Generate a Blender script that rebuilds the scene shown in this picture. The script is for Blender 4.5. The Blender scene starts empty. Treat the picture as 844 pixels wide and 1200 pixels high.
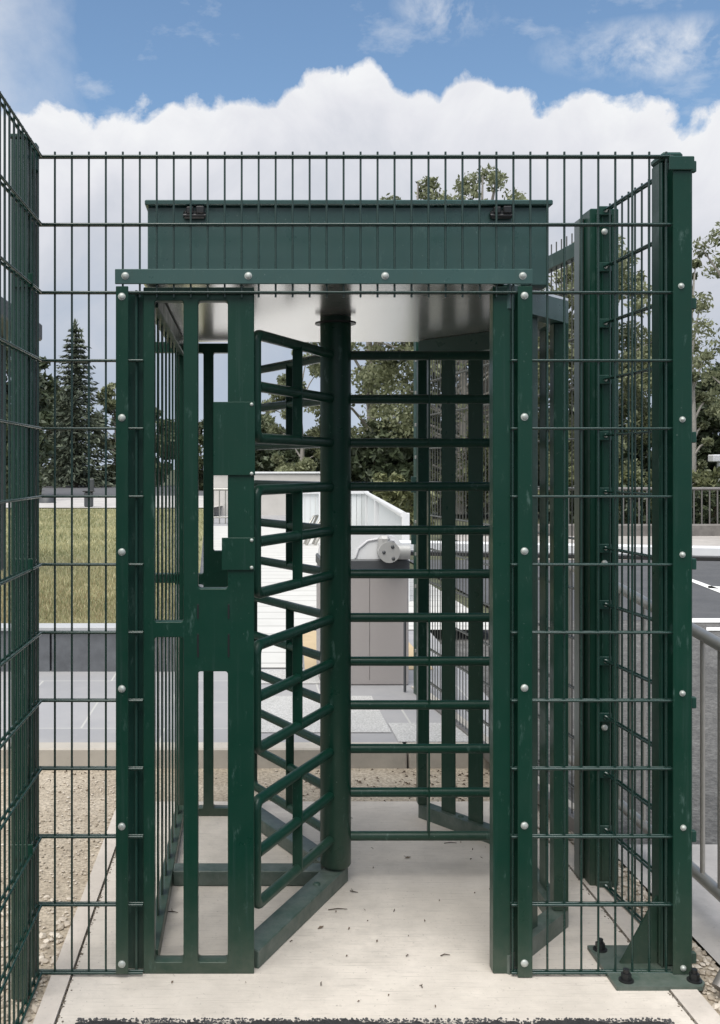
import bpy, bmesh, math, random
import numpy as np
from mathutils import Vector, Matrix
random.seed(7)
C = bpy.context.scene
COL = C.collection
CAMZ, F, PX, PY = 1.495, 1170.0, 290.0, 548.0

def at(px, py, d):
    return Vector(((px-PX)*d/F, d, CAMZ-(py-PY)*d/F))

# ------------------------------------------------------------------ materials
def new_mat(name):
    m = bpy.data.materials.new(name); m.use_nodes = True
    nt = m.node_tree
    return m, nt, nt.nodes['Principled BSDF']

def N(nt, t, **kw):
    n = nt.nodes.new(t)
    for k, v in kw.items():
        setattr(n, k, v)
    return n

def noise(nt, scale, detail=4, rough=.55, vec=None, dim=None):
    n = N(nt, 'ShaderNodeTexNoise'); n.inputs['Scale'].default_value = scale
    n.inputs['Detail'].default_value = detail; n.inputs['Roughness'].default_value = rough
    if vec is not None: nt.links.new(vec, n.inputs['Vector'])
    return n

def ramp(nt, fac, stops, interp='LINEAR'):
    r = N(nt, 'ShaderNodeValToRGB'); r.color_ramp.interpolation = interp
    e = r.color_ramp.elements
    while len(e) < len(stops): e.new(.5)
    for i, (p, c) in enumerate(stops):
        e[i].position = p
        e[i].color = (*c, 1) if not isinstance(c, (int, float)) else (c, c, c, 1)
    nt.links.new(fac, r.inputs['Fac'])
    return r

def mix(nt, fac, a, b):
    m = N(nt, 'ShaderNodeMix', data_type='RGBA')
    for sock, v in ((m.inputs['Factor'], fac), (m.inputs['A'], a), (m.inputs['B'], b)):
        if isinstance(v, bpy.types.NodeSocket): nt.links.new(v, sock)
        elif isinstance(v, tuple): sock.default_value = (*v, 1)
        else: sock.default_value = v
    return m.outputs['Result']

def objco(nt):
    g = N(nt, 'ShaderNodeNewGeometry')
    return g.outputs['Position']

def bump(nt, bs, h, strength, dist=.01):
    b = N(nt, 'ShaderNodeBump'); b.inputs['Strength'].default_value = strength
    b.inputs['Distance'].default_value = dist
    nt.links.new(h, b.inputs['Height']); nt.links.new(b.outputs['Normal'], bs.inputs['Normal'])

def green_paint(name, base, rough=.33, scuff=True, spec=.32, dust=0):
    m, nt, bs = new_mat(name)
    p = objco(nt)
    n1 = noise(nt, 3.0, 5, .6, p)
    c = mix(nt, n1.outputs['Fac'], tuple(x*.8 for x in base), tuple(x*1.22 for x in base))
    if scuff:
        mp = N(nt, 'ShaderNodeMapping'); nt.links.new(p, mp.inputs['Vector'])
        mp.inputs['Scale'].default_value = (22, 22, 7); mp.inputs['Rotation'].default_value = (.3, .5, .2)
        n2 = noise(nt, 1.6, 9, .72, mp.outputs['Vector'])
        r2 = ramp(nt, n2.outputs['Fac'], [(.60, 0.0), (.70, .5)])
        n3 = noise(nt, 150, 2, .5, p)
        r3 = ramp(nt, n3.outputs['Fac'], [(.73, 0.0), (.78, .4)])
        c = mix(nt, r2.outputs['Color'], c, (.10, .17, .15))
        c = mix(nt, r3.outputs['Color'], c, (.30, .36, .34))
        # dirt splashed up from the ground, fading out above ankle height, and dull runs
        sz = N(nt, 'ShaderNodeSeparateXYZ'); nt.links.new(p, sz.inputs[0])
        hz = ramp(nt, sz.outputs['Z'], [(0.0, .55), (.10, .22), (.35, 0.0)])
        nn = noise(nt, 26, 6, .7, p)
        mu = N(nt, 'ShaderNodeMath', operation='MULTIPLY'); nt.links.new(hz.outputs['Color'], mu.inputs[0]); nt.links.new(nn.outputs['Fac'], mu.inputs[1])
        c = mix(nt, mu.outputs[0], c, (.17, .16, .13))
        m2 = N(nt, 'ShaderNodeMapping'); nt.links.new(p, m2.inputs['Vector']); m2.inputs['Scale'].default_value = (60, 60, 1.6)
        n6 = noise(nt, 1.2, 6, .65, m2.outputs['Vector'])
        c = mix(nt, ramp(nt, n6.outputs['Fac'], [(.56, 0.0), (.72, .35)]).outputs['Color'], c, (.035, .07, .06))
    if dust:
        nd = noise(nt, 9, 8, .72, p)
        c = mix(nt, ramp(nt, nd.outputs['Fac'], [(.38, 0.0), (.66, dust)]).outputs['Color'], c, (.16, .18, .165))
    nt.links.new(c, bs.inputs['Base Color'])
    n4 = noise(nt, 14, 5, .6, p)
    rr = ramp(nt, n4.outputs['Fac'], [(.3, rough-.07), (.75, rough+.16)])
    nt.links.new(rr.outputs['Color'], bs.inputs['Roughness'])
    n5 = noise(nt, 420, 2, .5, p)
    bump(nt, bs, n5.outputs['Fac'], .12, .0006)
    bs.inputs['Specular IOR Level'].default_value = spec
    return m

GREEN = green_paint('green_powder_coat', (.0043, .0375, .0232))
GREEN2 = green_paint('green_mesh_coat', (.008, .034, .026), .24, False, .7)
GREEN3 = green_paint('green_dull_coat', (.010, .048, .036), .42)
DUSTY = green_paint('dusty_green_coat', (.012, .050, .038), .42, True, .5, .55)
TEAL = green_paint('lit_upper_coat', (.033, .082, .074), .30, True, .5)  # paler green for the upper parts, sky reflection put into the colour

def simple(name, col, rough=.5, metal=0, var=.15, scale=8, bmp=0, bscale=60):
    m, nt, bs = new_mat(name)
    p = objco(nt)
    n1 = noise(nt, scale, 6, .6, p)
    c = mix(nt, n1.outputs['Fac'], tuple(x*(1-var) for x in col), tuple(min(1, x*(1+var)) for x in col))
    nt.links.new(c, bs.inputs['Base Color'])
    bs.inputs['Roughness'].default_value = rough; bs.inputs['Metallic'].default_value = metal
    if bmp:
        n2 = noise(nt, bscale, 4, .6, p); bump(nt, bs, n2.outputs['Fac'], bmp, .01)
    return m

ZINC = simple('zinc_bolt', (.46, .49, .46), .5, .35, .45, 120)
GALV = simple('galvanised_steel', (.40, .39, .36), .42, .75, .2, 25)
GALVD = simple('weathered_steel', (.21, .20, .19), .5, .5, .25, 15)
BLACK = simple('black_plastic', (.012, .013, .014), .4)
RUBBER = simple('black_rubber', (.02, .02, .02), .7)
CEIL = simple('glossy_ceiling_sheet', (.80, .78, .77), .22, .85, .06, 5)
WHITEP = simple('white_paint', (.72, .73, .74), .35, 0, .06, 4)
TAUPE = simple('taupe_paint', (.34, .315, .305), .45, 0, .05, 4, .05)
HUBG = simple('cast_grey', (.42, .42, .41), .45, .2, .1, 30)
CHARC = simple('charcoal_metal', (.06, .065, .07), .5)
REDR = simple('red_reflective', (.45, .12, .10), .4)
BARK = simple('bark', (.13, .10, .08), .9, 0, .35, 6, .5, 20)
BARKW = simple('pale_bark', (.33, .31, .28), .85, 0, .45, 7, .4, 20)
STONE_W = simple('pale_wall_render', (.55, .53, .50), .85, 0, .15, 3, .2, 40)
HOARD = simple('white_boarding', (.66, .69, .70), .5, 0, .06, 3)
TWIG = simple('dry_twig', (.07, .052, .038), .9, 0, .4, 90)
LEAFL = simple('dead_leaf', (.14, .105, .075), .85, 0, .5, 60)
GLASSD = simple('dark_glass', (.02, .022, .025), .1)

def concrete_mat(name, base, streak=True, dark=.5, speck=.5):
    m, nt, bs = new_mat(name)
    p = objco(nt)
    big = noise(nt, .9, 5, .6, p)
    med = noise(nt, 7, 7, .68, p)
    c = mix(nt, ramp(nt, big.outputs['Fac'], [(.35, 0.0), (.62, 1.0)]).outputs['Color'], tuple(x*.80 for x in base), tuple(min(1, x*1.1) for x in base))
    c = mix(nt, ramp(nt, med.outputs['Fac'], [(.35, .55), (.6, 0.0)]).outputs['Color'], c, tuple(x*.72 for x in base))
    hsum = med.outputs['Fac']
    if streak:
        mp = N(nt, 'ShaderNodeMapping'); nt.links.new(p, mp.inputs['Vector'])
        mp.inputs['Scale'].default_value = (2.2, 60, 1); mp.inputs['Rotation'].default_value = (0, 0, .03)
        st = noise(nt, 2.5, 7, .75, mp.outputs['Vector'])
        c = mix(nt, ramp(nt, st.outputs['Fac'], [(.55, 0.0), (.66, .75)]).outputs['Color'], c, tuple(x*.55 for x in base))
        hsum = st.outputs['Fac']
    sp = noise(nt, 95, 3, .6, p)
    st2 = noise(nt, 2.7, 9, .74, p)
    c = mix(nt, ramp(nt, st2.outputs['Fac'], [(.50, 0.0), (.66, .55)]).outputs['Color'], c, tuple(x*.70 for x in base))
    pit = noise(nt, 38, 5, .7, p)
    c = mix(nt, ramp(nt, pit.outputs['Fac'], [(.60, 0.0), (.70, .5)]).outputs['Color'], c, tuple(x*.58 for x in base))
    c = mix(nt, ramp(nt, sp.outputs['Fac'], [(.66, 0.0), (.72, speck)]).outputs['Color'], c, tuple(x*.3 for x in base))
    nt.links.new(c, bs.inputs['Base Color'])
    bs.inputs['Roughness'].default_value = .9
    bump(nt, bs, hsum, .35, .004)
    return m

CONC = concrete_mat('brushed_concrete', (.62, .57, .505), True, .5, .8)
EDGE = concrete_mat('edging_concrete', (.56, .51, .455), False)
KERB = concrete_mat('kerb_concrete', (.50, .465, .41), False)
CONC_R = concrete_mat('grey_concrete', (.43, .41, .39), False)

def ground_mat(name, cols, scale=5, gs=90, bmp=.7, bd=.015):
    m, nt, bs = new_mat(name)
    p = objco(nt)
    a = noise(nt, scale, 8, .7, p)
    c = ramp(nt, a.outputs['Fac'], [(.3, cols[0]), (.5, cols[1]), (.7, cols[2])]).outputs['Color']
    b = noise(nt, gs, 5, .7, p)
    c = mix(nt, ramp(nt, b.outputs['Fac'], [(.4, .65), (.6, 0.0)]).outputs['Color'], c, tuple(x*.4 for x in cols[0]))
    nt.links.new(c, bs.inputs['Base Color'])
    bs.inputs['Roughness'].default_value = .95
    bump(nt, bs, b.outputs['Fac'], bmp, bd)
    return m

SAND = ground_mat('sandy_soil', [(.36, .30, .225), (.47, .405, .315), (.58, .51, .41)], 4, 70, .5)
ASPH = ground_mat('dark_asphalt', [(.028, .028, .03), (.05, .05, .052), (.085, .082, .08)], 30, 260, 1, .01)
ROAD = ground_mat('road_asphalt', [(.085, .088, .095), (.11, .113, .12), (.135, .137, .142)], 2, 150, .4)
RASPH = ground_mat('rough_grey_ground', [(.09, .088, .085), (.15, .147, .14), (.22, .215, .205)], 6, 45, .8)
GRASS = ground_mat('lawn_soil', [(.20, .21, .10), (.27, .265, .135), (.38, .34, .20)], .8, 40, .6)
TERR = ground_mat('far_ground', [(.07, .08, .045), (.10, .11, .06), (.16, .15, .09)], .5, 9, .3)
LINE = simple('road_paint', (.72, .72, .70), .7, 0, .12, 12)
TAN = simple('tan_paving', (.46, .36, .22), .85, 0, .15, 8, .2)
PAVEL = ground_mat('pale_granite', [(.46, .46, .45), (.52, .52, .51), (.58, .58, .57)], 3, 120, .1)
PAVED = simple('dark_granite', (.115, .122, .132), .5, 0, .6, 9, .1)

def paving_mat():
    m, nt, bs = new_mat('grey_paving_slabs')
    p = objco(nt)
    br = N(nt, 'ShaderNodeTexBrick'); nt.links.new(p, br.inputs['Vector'])
    br.inputs['Scale'].default_value = 1.0; br.inputs['Brick Width'].default_value = .9
    br.inputs['Row Height'].default_value = .6; br.inputs['Mortar Size'].default_value = .006
    br.inputs['Color1'].default_value = (.25, .252, .262, 1); br.inputs['Color2'].default_value = (.31, .31, .32, 1)
    br.inputs['Mortar'].default_value = (.42, .42, .40, 1)
    a = noise(nt, 2.2, 6, .6, p)
    c = mix(nt, ramp(nt, a.outputs['Fac'], [(.4, 0.0), (.75, .5)]).outputs['Color'], br.outputs['Color'], (.40, .39, .38))
    nt.links.new(c, bs.inputs['Base Color']); bs.inputs['Roughness'].default_value = .8
    return m
PAVE = paving_mat()

def deck_mat():
    m, nt, bs = new_mat('pale_lined_terrace')
    p = objco(nt)
    sx = N(nt, 'ShaderNodeSeparateXYZ'); nt.links.new(p, sx.inputs[0])
    mm = N(nt, 'ShaderNodeMath', operation='MODULO'); nt.links.new(sx.outputs['Y'], mm.inputs[0]); mm.inputs[1].default_value = .42
    r = ramp(nt, mm.outputs[0], [(0.0, .25), (.03, .25), (.045, 1.0)])
    a = noise(nt, 3, 5, .6, p)
    base = mix(nt, a.outputs['Fac'], (.46, .455, .43), (.60, .595, .57))
    c = mix(nt, r.outputs['Color'], (.28, .275, .26), base)
    nt.links.new(c, bs.inputs['Base Color']); bs.inputs['Roughness'].default_value = .8
    return m
DECK = deck_mat()

def leaf_mat(name, dark, light, trans=.25):
    m, nt, bs = new_mat(name)
    g = N(nt, 'ShaderNodeNewGeometry')
    c = ramp(nt, g.outputs['Random Per Island'], [(0.0, dark), (.55, tuple((a+b)/2 for a, b in zip(dark, light))), (1.0, light)]).outputs['Color']
    n1 = noise(nt, .55, 3, .5, g.outputs['Position'])
    c = mix(nt, ramp(nt, n1.outputs['Fac'], [(.4, 0.0), (.65, .6)]).outputs['Color'], c, tuple(x*1.25 for x in light))
    nt.links.new(c, bs.inputs['Base Color']); bs.inputs['Roughness'].default_value = .55
    t = N(nt, 'ShaderNodeBsdfTranslucent'); nt.links.new(c, t.inputs['Color'])
    ms = N(nt, 'ShaderNodeMixShader'); ms.inputs[0].default_value = trans
    nt.links.new(bs.outputs[0], ms.inputs[1]); nt.links.new(t.outputs[0], ms.inputs[2])
    nt.links.new(ms.outputs[0], nt.nodes['Material Output'].inputs['Surface'])
    return m
LF_BIRCH = leaf_mat('birch_leaves', (.062, .08, .036), (.29, .31, .18), .3)
LF_DARK = leaf_mat('dark_leaves', (.022, .034, .017), (.09, .115, .06), .15)
LF_MID = leaf_mat('mid_leaves', (.045, .062, .032), (.15, .17, .09))
LF_CON = leaf_mat('spruce_needles', (.026, .038, .024), (.10, .12, .078), .05)
LF_LITE = leaf_mat('pale_shrub_leaves', (.09, .11, .045), (.25, .26, .13), .3)
LF_GRASS = leaf_mat('grass_blades', (.21, .235, .11), (.50, .46, .27), .3)
LF_DRY = leaf_mat('dry_grass_blades', (.27, .225, .115), (.50, .43, .26), .3)

# ------------------------------------------------------------------ mesh builder
class MB:
    def __init__(s): s.v = []; s.f = []; s.smooth = []
    def add(s, vs, fs, smooth=False):
        o = len(s.v); s.v.extend([tuple(v) for v in vs]); s.f.extend([tuple(i+o for i in f) for f in fs])
        s.smooth.extend([smooth]*len(fs)); return s
    def box(s, x0, x1, y0, y1, z0, z1, b=.002, M=None):
        cx, cy, cz = (x0+x1)/2, (y0+y1)/2, (z0+z1)/2
        h = (abs(x1-x0)/2, abs(y1-y0)/2, abs(z1-z0)/2)
        b = min(b, min(h)*.6)
        vs = []; idx = {}
        for sx in (-1, 1):
            for sy in (-1, 1):
                for sz in (-1, 1):
                    for ax in range(3):
                        q = [sx*(h[0]-(b if ax != 0 else 0)), sy*(h[1]-(b if ax != 1 else 0)), sz*(h[2]-(b if ax != 2 else 0))]
                        idx[(sx, sy, sz, ax)] = len(vs)
                        v = Vector((q[0]+cx, q[1]+cy, q[2]+cz))
                        vs.append(M @ v if M else v)
        fs = []
        g = lambda a, bb, c, ax: idx[(a, bb, c, ax)]
        for t in (-1, 1):
            fs.append([g(t, -1, -1, 0), g(t, 1, -1, 0), g(t, 1, 1, 0), g(t, -1, 1, 0)])
            fs.append([g(-1, t, -1, 1), g(1, t, -1, 1), g(1, t, 1, 1), g(-1, t, 1, 1)])
            fs.append([g(-1, -1, t, 2), g(1, -1, t, 2), g(1, 1, t, 2), g(-1, 1, t, 2)])
        for a in (-1, 1):
            for c in (-1, 1):
                fs.append([g(a, c, -1, 0), g(a, c, 1, 0), g(a, c, 1, 1), g(a, c, -1, 1)])
                fs.append([g(a, -1, c, 0), g(a, 1, c, 0), g(a, 1, c, 2), g(a, -1, c, 2)])
                fs.append([g(-1, a, c, 1), g(1, a, c, 1), g(1, a, c, 2), g(-1, a, c, 2)])
                for e in (-1, 1):
                    fs.append([g(a, c, e, 0), g(a, c, e, 1), g(a, c, e, 2)])
        return s.add(vs, fs)
    def tube(s, pts, r, n=8, caps=True, smooth=True):
        pts = [Vector(p) for p in pts]
        rs = r if isinstance(r, (list, tuple)) else [r]*len(pts)
        vs = []; fs = []
        t0 = (pts[1]-pts[0]).normalized()
        up = Vector((0, 0, 1)) if abs(t0.z) < .9 else Vector((1, 0, 0))
        u = t0.cross(up).normalized()
        for i, p in enumerate(pts):
            if i == 0: t = t0
            elif i == len(pts)-1: t = (pts[-1]-pts[-2]).normalized()
            else: t = ((pts[i+1]-p).normalized()+(p-pts[i-1]).normalized()).normalized()
            u = (u-t*u.dot(t)).normalized(); w = t.cross(u)
            for k in range(n):
                a = 2*math.pi*k/n
                vs.append(p+(u*math.cos(a)+w*math.sin(a))*rs[i])
        for i in range(len(pts)-1):
            for k in range(n):
                fs.append((i*n+k, i*n+(k+1) % n, (i+1)*n+(k+1) % n, (i+1)*n+k))
        s.add(vs, fs, smooth)
        if caps:
            s.add([vs[k] for k in range(n)], [tuple(range(n))]); m = (len(pts)-1)*n
            s.add([vs[m+k] for k in range(n)], [tuple(range(n))])
        return s
    def prism(s, poly, z0, z1):           # vertical prism of an XY polygon
        n = len(poly); vs = [(x, y, z0) for x, y in poly]+[(x, y, z1) for x, y in poly]
        fs = [tuple(range(n)), tuple(range(n, 2*n))]+[(i, (i+1) % n, n+(i+1) % n, n+i) for i in range(n)]
        return s.add(vs, fs)
    def dome(s, c, axis, r, h, n=14, rings=4):   # domed bolt head
        c = Vector(c); ax = Vector(axis).normalized()
        up = Vector((0, 0, 1)) if abs(ax.z) < .9 else Vector((1, 0, 0))
        u = ax.cross(up).normalized(); w = ax.cross(u)
        vs = []; fs = []
        for j in range(rings+1):
            a = j/rings*math.pi/2; rr = r*math.cos(a); hh = h*math.sin(a)
            if j == rings: vs.append(c+ax*h)
            else:
                for k in range(n):
                    b = 2*math.pi*k/n; vs.append(c+ax*hh+(u*math.cos(b)+w*math.sin(b))*rr)
        for j in range(rings-1):
            for k in range(n): fs.append((j*n+k, j*n+(k+1) % n, (j+1)*n+(k+1) % n, (j+1)*n+k))
        m = (rings-1)*n; t = len(vs)-1
        for k in range(n): fs.append((m+k, m+(k+1) % n, t))
        return s.add(vs, fs, True)
    def build(s, name, mat, parent=None, recalc=True, origin=None):
        me = bpy.data.meshes.new(name)
        o = Vector(origin) if origin is not None else (Vector(wloc(parent)) if parent else Vector((0, 0, 0)))
        vs = np.array([tuple(v) for v in s.v], dtype=float)-np.array(tuple(o))
        me.from_pydata(vs.tolist(), [], s.f)
        me.polygons.foreach_set('use_smooth', s.smooth)
        if recalc:
            bm = bmesh.new(); bm.from_mesh(me); bmesh.ops.recalc_face_normals(bm, faces=bm.faces); bm.to_mesh(me); bm.free()
        me.materials.append(mat)
        ob = bpy.data.objects.new(name, me); COL.objects.link(ob)
        if parent:
            ob.parent = parent; ob.location = o-Vector(wloc(parent))
        else: ob.location = o
        return ob

def wloc(o):
    v = Vector((0, 0, 0))
    while o is not None: v += o.location; o = o.parent
    return v

def thing(name, loc, label, cat, group=None):
    o = bpy.data.objects.new(name, None); COL.objects.link(o); o.location = loc
    o.empty_display_size = .1
    return tag(o, label, cat, group)
def tag(o, label, cat, group=None, kind=None):
    if label: o['label'] = label
    if cat: o['category'] = cat
    if group: o['group'] = group
    if kind: o['kind'] = kind
    return o
def struct(name, mb, mat, label=None):
    o = mb.build(name, mat); o['kind'] = 'structure'
    if label: o['label'] = label
    return o
def sheet(name, poly, z, mat, th=0):
    mb = MB()
    if th: mb.prism(poly, z-th, z)
    else: mb.add([(x, y, z) for x, y in poly], [tuple(range(len(poly)))])
    o = struct(name, mb, mat)
    return o

def plate_holes(name, mat, rects, outer, y0, y1, parent, rad=.008):
    """flat plate in XZ with rounded rectangular holes"""
    def rr(x0, x1, z0, z1, r, n=4):
        r = min(r, abs(x1-x0)*.45, abs(z1-z0)*.45); pts = []
        for cx, cz, a0 in ((x1-r, z1-r, 0), (x0+r, z1-r, 90), (x0+r, z0+r, 180), (x1-r, z0+r, 270)):
            for k in range(n+1):
                a = math.radians(a0+90*k/n); pts.append((cx+r*math.cos(a), cz+r*math.sin(a)))
        return pts
    cu = bpy.data.curves.new(name, 'CURVE'); cu.dimensions = '2D'; cu.fill_mode = 'BOTH'
    bev = .002
    cu.extrude = abs(y1-y0)/2-bev; cu.bevel_depth = bev; cu.offset = -bev; cu.bevel_resolution = 1
    for i, (r4, rd) in enumerate([(outer, .003)]+[(r, rad) for r in rects]):
        pts = rr(*r4, rd)
        sp = cu.splines.new('POLY'); sp.points.add(len(pts)-1)
        for p, q in zip(sp.points, pts): p.co = (q[0], q[1], 0, 1)
        sp.use_cyclic_u = True
    tmp = bpy.data.objects.new('tmp', cu); COL.objects.link(tmp)
    dg = bpy.context.evaluated_depsgraph_get(); dg.update()
    me = bpy.data.meshes.new_from_object(tmp.evaluated_get(dg))
    bpy.data.objects.remove(tmp)
    me.transform(Matrix(((1, 0, 0, 0), (0, 0, -1, (y0+y1)/2), (0, 1, 0, 0), (0, 0, 0, 1))))
    o = wloc(parent) if parent else Vector((0, 0, 0))
    me.transform(Matrix.Translation(-o)); me.materials.clear(); me.materials.append(mat); me.name = name
    ob = bpy.data.objects.new(name, me); COL.objects.link(ob); ob.parent = parent
    return ob

# ------------------------------------------------------------------ constants
S0 = 397.0
D0 = F/S0                 # 2.947 front plane
def X(px): return (px-PX)/S0
def Z(py): return CAMZ-(py-PY)/S0
CX, CY = .318, 3.60       # rotor axis
DB = 4.28                 # rear plane

# ================================================================== SETTING
sheet('ground', [(-400, -60), (400, -60), (400, 700), (-400, 700)], -.03, TERR)
sheet('soil', [(-9, -1), (-.572, -1), (-.572, 4.47), (1.285, 4.47), (1.285, -1), (1.42, -1), (1.42, 5.0), (-9, 5.0)], -.012, SAND)
sheet('concrete_slab', [(-.513, 2.3), (1.203, 2.3), (1.203, 4.47), (-.513, 4.47)], 0.0, CONC, .1)
sheet('edging_strip', [(-.575, 1.5), (-.519, 1.5), (-.519, 4.45), (-.575, 4.45)], .006, EDGE, .1)
sheet('edging_strip', [(1.209, 1.5), (1.285, 1.5), (1.285, 4.45), (1.209, 4.45)], .004, EDGE, .1)
def jf(r):
    y = 2.4+2.05*r.rand(); x = (-.516 if r.rand() < .6 else 1.206)+.006*r.randn()
    return x, y, .0, .0015+.003*r.rand()
# asphalt apron in front with a ragged edge
rng = random.Random(3)
pts = [(-.46, -8)]
x = -.46
edge = []
while x < 1.14:
    edge.append((x, 2.682+rng.uniform(-.008, .008)+.008*math.sin(x*9)+.006*math.sin(x*31)))
    x += rng.uniform(.004, .012)
mb = MB(); vs = []; fs = []
for i, (a, b) in enumerate(edge):
    vs += [(a, b, .001), (a, b-.012, .012), (a, b-.05, .014), (a, -8, .014)]
for i in range(len(edge)-1):
    for k in range(3): fs.append((4*i+k, 4*i+k+1, 4*i+5+k, 4*i+4+k))
mb.add(vs, fs); struct('asphalt_apron', mb, ASPH)
sheet('asphalt_road', [(-30, -60), (30, -60), (30, 1.4), (-30, 1.4)], -.006, ASPH)
sheet('side_pavement', [(1.42, 1.4), (14, 1.4), (14, 3.96), (1.42, 3.96)], 0.0, CONC_R)
sheet('rough_ground', [(1.42, 3.96), (40, 3.96), (40, 9.8), (1.42, 9.8)], -.004, RASPH)
sheet('road', [(2.6, 9.8), (60, 9.8), (60, 16.2), (2.6, 16.2)], -.002, ROAD)
# kerb behind the slab, in stones
for i, (a, b) in enumerate([(-9, -2.2), (-2.19, -1.2), (-1.19, -.2), (-.19, .8), (.81, 1.44)]):
    struct('kerb', MB().box(a, b, 5.0, 5.12, -.1, .088, .008), KERB)
sheet('paving', [(-9, 5.12), (1.44, 5.12), (1.6, 9.4), (1.6, 30), (-9, 30)], .085, PAVE)
sheet('pale_paving', [(-.02, 5.30), (.765, 5.30), (.765, 6.15), (-.02, 6.15)], .089, PAVEL)
sheet('pale_paving', [(.775, 5.12), (1.42, 5.12), (1.42, 5.50), (.775, 5.50)], .089, PAVEL)
sheet('pale_paving', [(-.02, 6.5), (.50, 6.5), (.50, 6.95), (-.02, 6.95)], .089, PAVEL)
sheet('pale_paving', [(.48, 6.35), (.57, 6.35), (.57, 6.75), (.48, 6.75)], .089, PAVEL)
sheet('tan_paving', [(.40, 6.95), (1.3, 6.95), (1.3, 8.6), (.47, 8.6)], .090, TAN)
sheet('terrace', [(-.25, 7.0), (.39, 7.0), (.47, 8.64), (2.2, 8.64), (2.2, 24), (-1.0, 24)], .093, DECK)
# raised lawn with stone retaining wall
sheet('lawn', [(-30, 7.0), (-.37, 7.0), (-1.17, 28), (-30, 28)], .345, GRASS)
struct('retaining_wall_base', MB().prism([(-30, 7.06), (-.40, 7.06), (-1.2, 28), (-30, 28)], .0, .335), STONE_W)
for i in range(9):
    a = -.36-1.0*(i+1)+.0; b = -.36-1.0*i
    if i >= 1: a -= .0
    t = MB().box(a+.006 if i < 8 else -30, b-.006, 6.9, 7.0, .0, .366, .004)
    struct('retaining_wall', t, PAVED)
struct('wall_coping', MB().box(-30, -.35, 6.88, 7.06, .367, .395, .004), simple('coping_stone', (.40, .41, .42), .7))
sheet('path', [(-60, 28), (-1, 28), (1, 40), (-60, 40)], .37, concrete_mat('path_concrete', (.50, .48, .46), False))
sheet('far_road', [(-80, 40), (0, 40), (0, 62), (-80, 62)], .36, ROAD)
sheet('verge', [(-80, 62), (60, 62), (60, 90), (-80, 90)], .365, TERR)
# road markings
def quad_px(name, pl, z=.004):
    poly = []
    for px, py in pl:
        d = (CAMZ-z)*F/(py-PY); poly.append(((px-PX)*d/F, d))
    sheet(name, poly, z, LINE)
quad_px('road_marking', [(806, 680), (860, 701), (860, 696), (806, 676.5)])
quad_px('road_marking', [(830, 689), (900, 694), (900, 690.5), (830, 686.5)])
quad_px('road_marking', [(770, 729.5), (900, 729.5), (900, 724.5), (770, 724.5)])
quad_px('road_marking', [(828, 739), (900, 739), (900, 735), (828, 735)])
struct('kerb', MB().box(4, 60, 16.2, 16.4, -.1, .12, .01), KERB)
sheet('far_pavement', [(4, 16.4), (60, 16.4), (60, 21.4), (4, 21.4)], .11, concrete_mat('far_pavement_concrete', (.40, .375, .35), False))

# grass blades on the lawn (uncountable)
def scatter_cards(name, mat, n, fn, kind='stuff', label=None):
    vs = []; fs = []
    r = np.random.RandomState(5)
    for i in range(n):
        x, y, z, h, w = fn(r); a = r.rand()*6.28; lx, ly = (r.rand()-.5)*h*.9, (r.rand()-.5)*h*.9
        c, s_ = math.cos(a)*w, math.sin(a)*w
        k = len(vs); vs += [(x-c, y-s_, z), (x+c, y+s_, z), (x+lx, y+ly, z+h)]; fs.append((k, k+1, k+2))
    me = bpy.data.meshes.new(name); me.from_pydata(vs, [], fs); me.materials.append(mat)
    o = bpy.data.objects.new(name, me); COL.objects.link(o); o['kind'] = kind
    if label: o['label'] = label
    return o
def gfn(r):
    y = 7.08+(r.rand()**2.0)*20
    xr = -.37-(y-7)*.0381; w = .7+.19*(y-5)
    x = xr-.02-r.rand()*w*1.15
    return x, y, .345, .02+r.rand()*.03+.001*y, .003+.0005*y
scatter_cards('grass', LF_GRASS, 26000, gfn, label='short patchy green lawn grass')
def gfd(r):
    y = 7.08+abs(r.randn())*2.2; w = .7+.19*(y-5)
    return -.39-(y-7)*.0381-r.rand()*w*1.6, y, .345, .02+r.rand()*.03, .004+r.rand()*.003
scatter_cards('dry_grass', LF_DRY, 17000, gfd, label='dry yellowed grass along the front edge of the lawn')

# pebbles
def pebbles(name, mat, n, fn, label):
    r = np.random.RandomState(9); vs = []; fs = []
    base = []
    t = (1+5**.5)/2
    iv = np.array([(-1, t, 0), (1, t, 0), (-1, -t, 0), (1, -t, 0), (0, -1, t), (0, 1, t), (0, -1, -t), (0, 1, -t), (t, 0, -1), (t, 0, 1), (-t, 0, -1), (-t, 0, 1)])/1.9
    ifs = [(0,11,5),(0,5,1),(0,1,7),(0,7,10),(0,10,11),(1,5,9),(5,11,4),(11,10,2),(10,7,6),(7,1,8),(3,9,4),(3,4,2),(3,2,6),(3,6,8),(3,8,9),(4,9,5),(2,4,11),(6,2,10),(8,6,7),(9,8,1)]
    for i in range(n):
        x, y, z, s = fn(r)
        sc = s*(.6+.7*r.rand(3)); sc[2] *= .6
        a = r.rand()*6.28; ca, sa = math.cos(a), math.sin(a)
        p = iv*sc*(1+.25*(r.rand(12, 1)-.5))
        q = np.stack([p[:, 0]*ca-p[:, 1]*sa+x, p[:, 0]*sa+p[:, 1]*ca+y, p[:, 2]+z], 1)
        k = len(vs); vs += q.tolist(); fs += [(a_+k, b+k, c+k) for a_, b, c in ifs]
    me = bpy.data.meshes.new(name); me.from_pydata(vs, [], fs); me.materials.append(mat)
    o = bpy.data.objects.new(name, me); COL.objects.link(o); o['kind'] = 'stuff'; o['label'] = label
    return o
PEB = leaf_mat('pebbles', (.26, .215, .16), (.60, .54, .46), 0)
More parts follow.
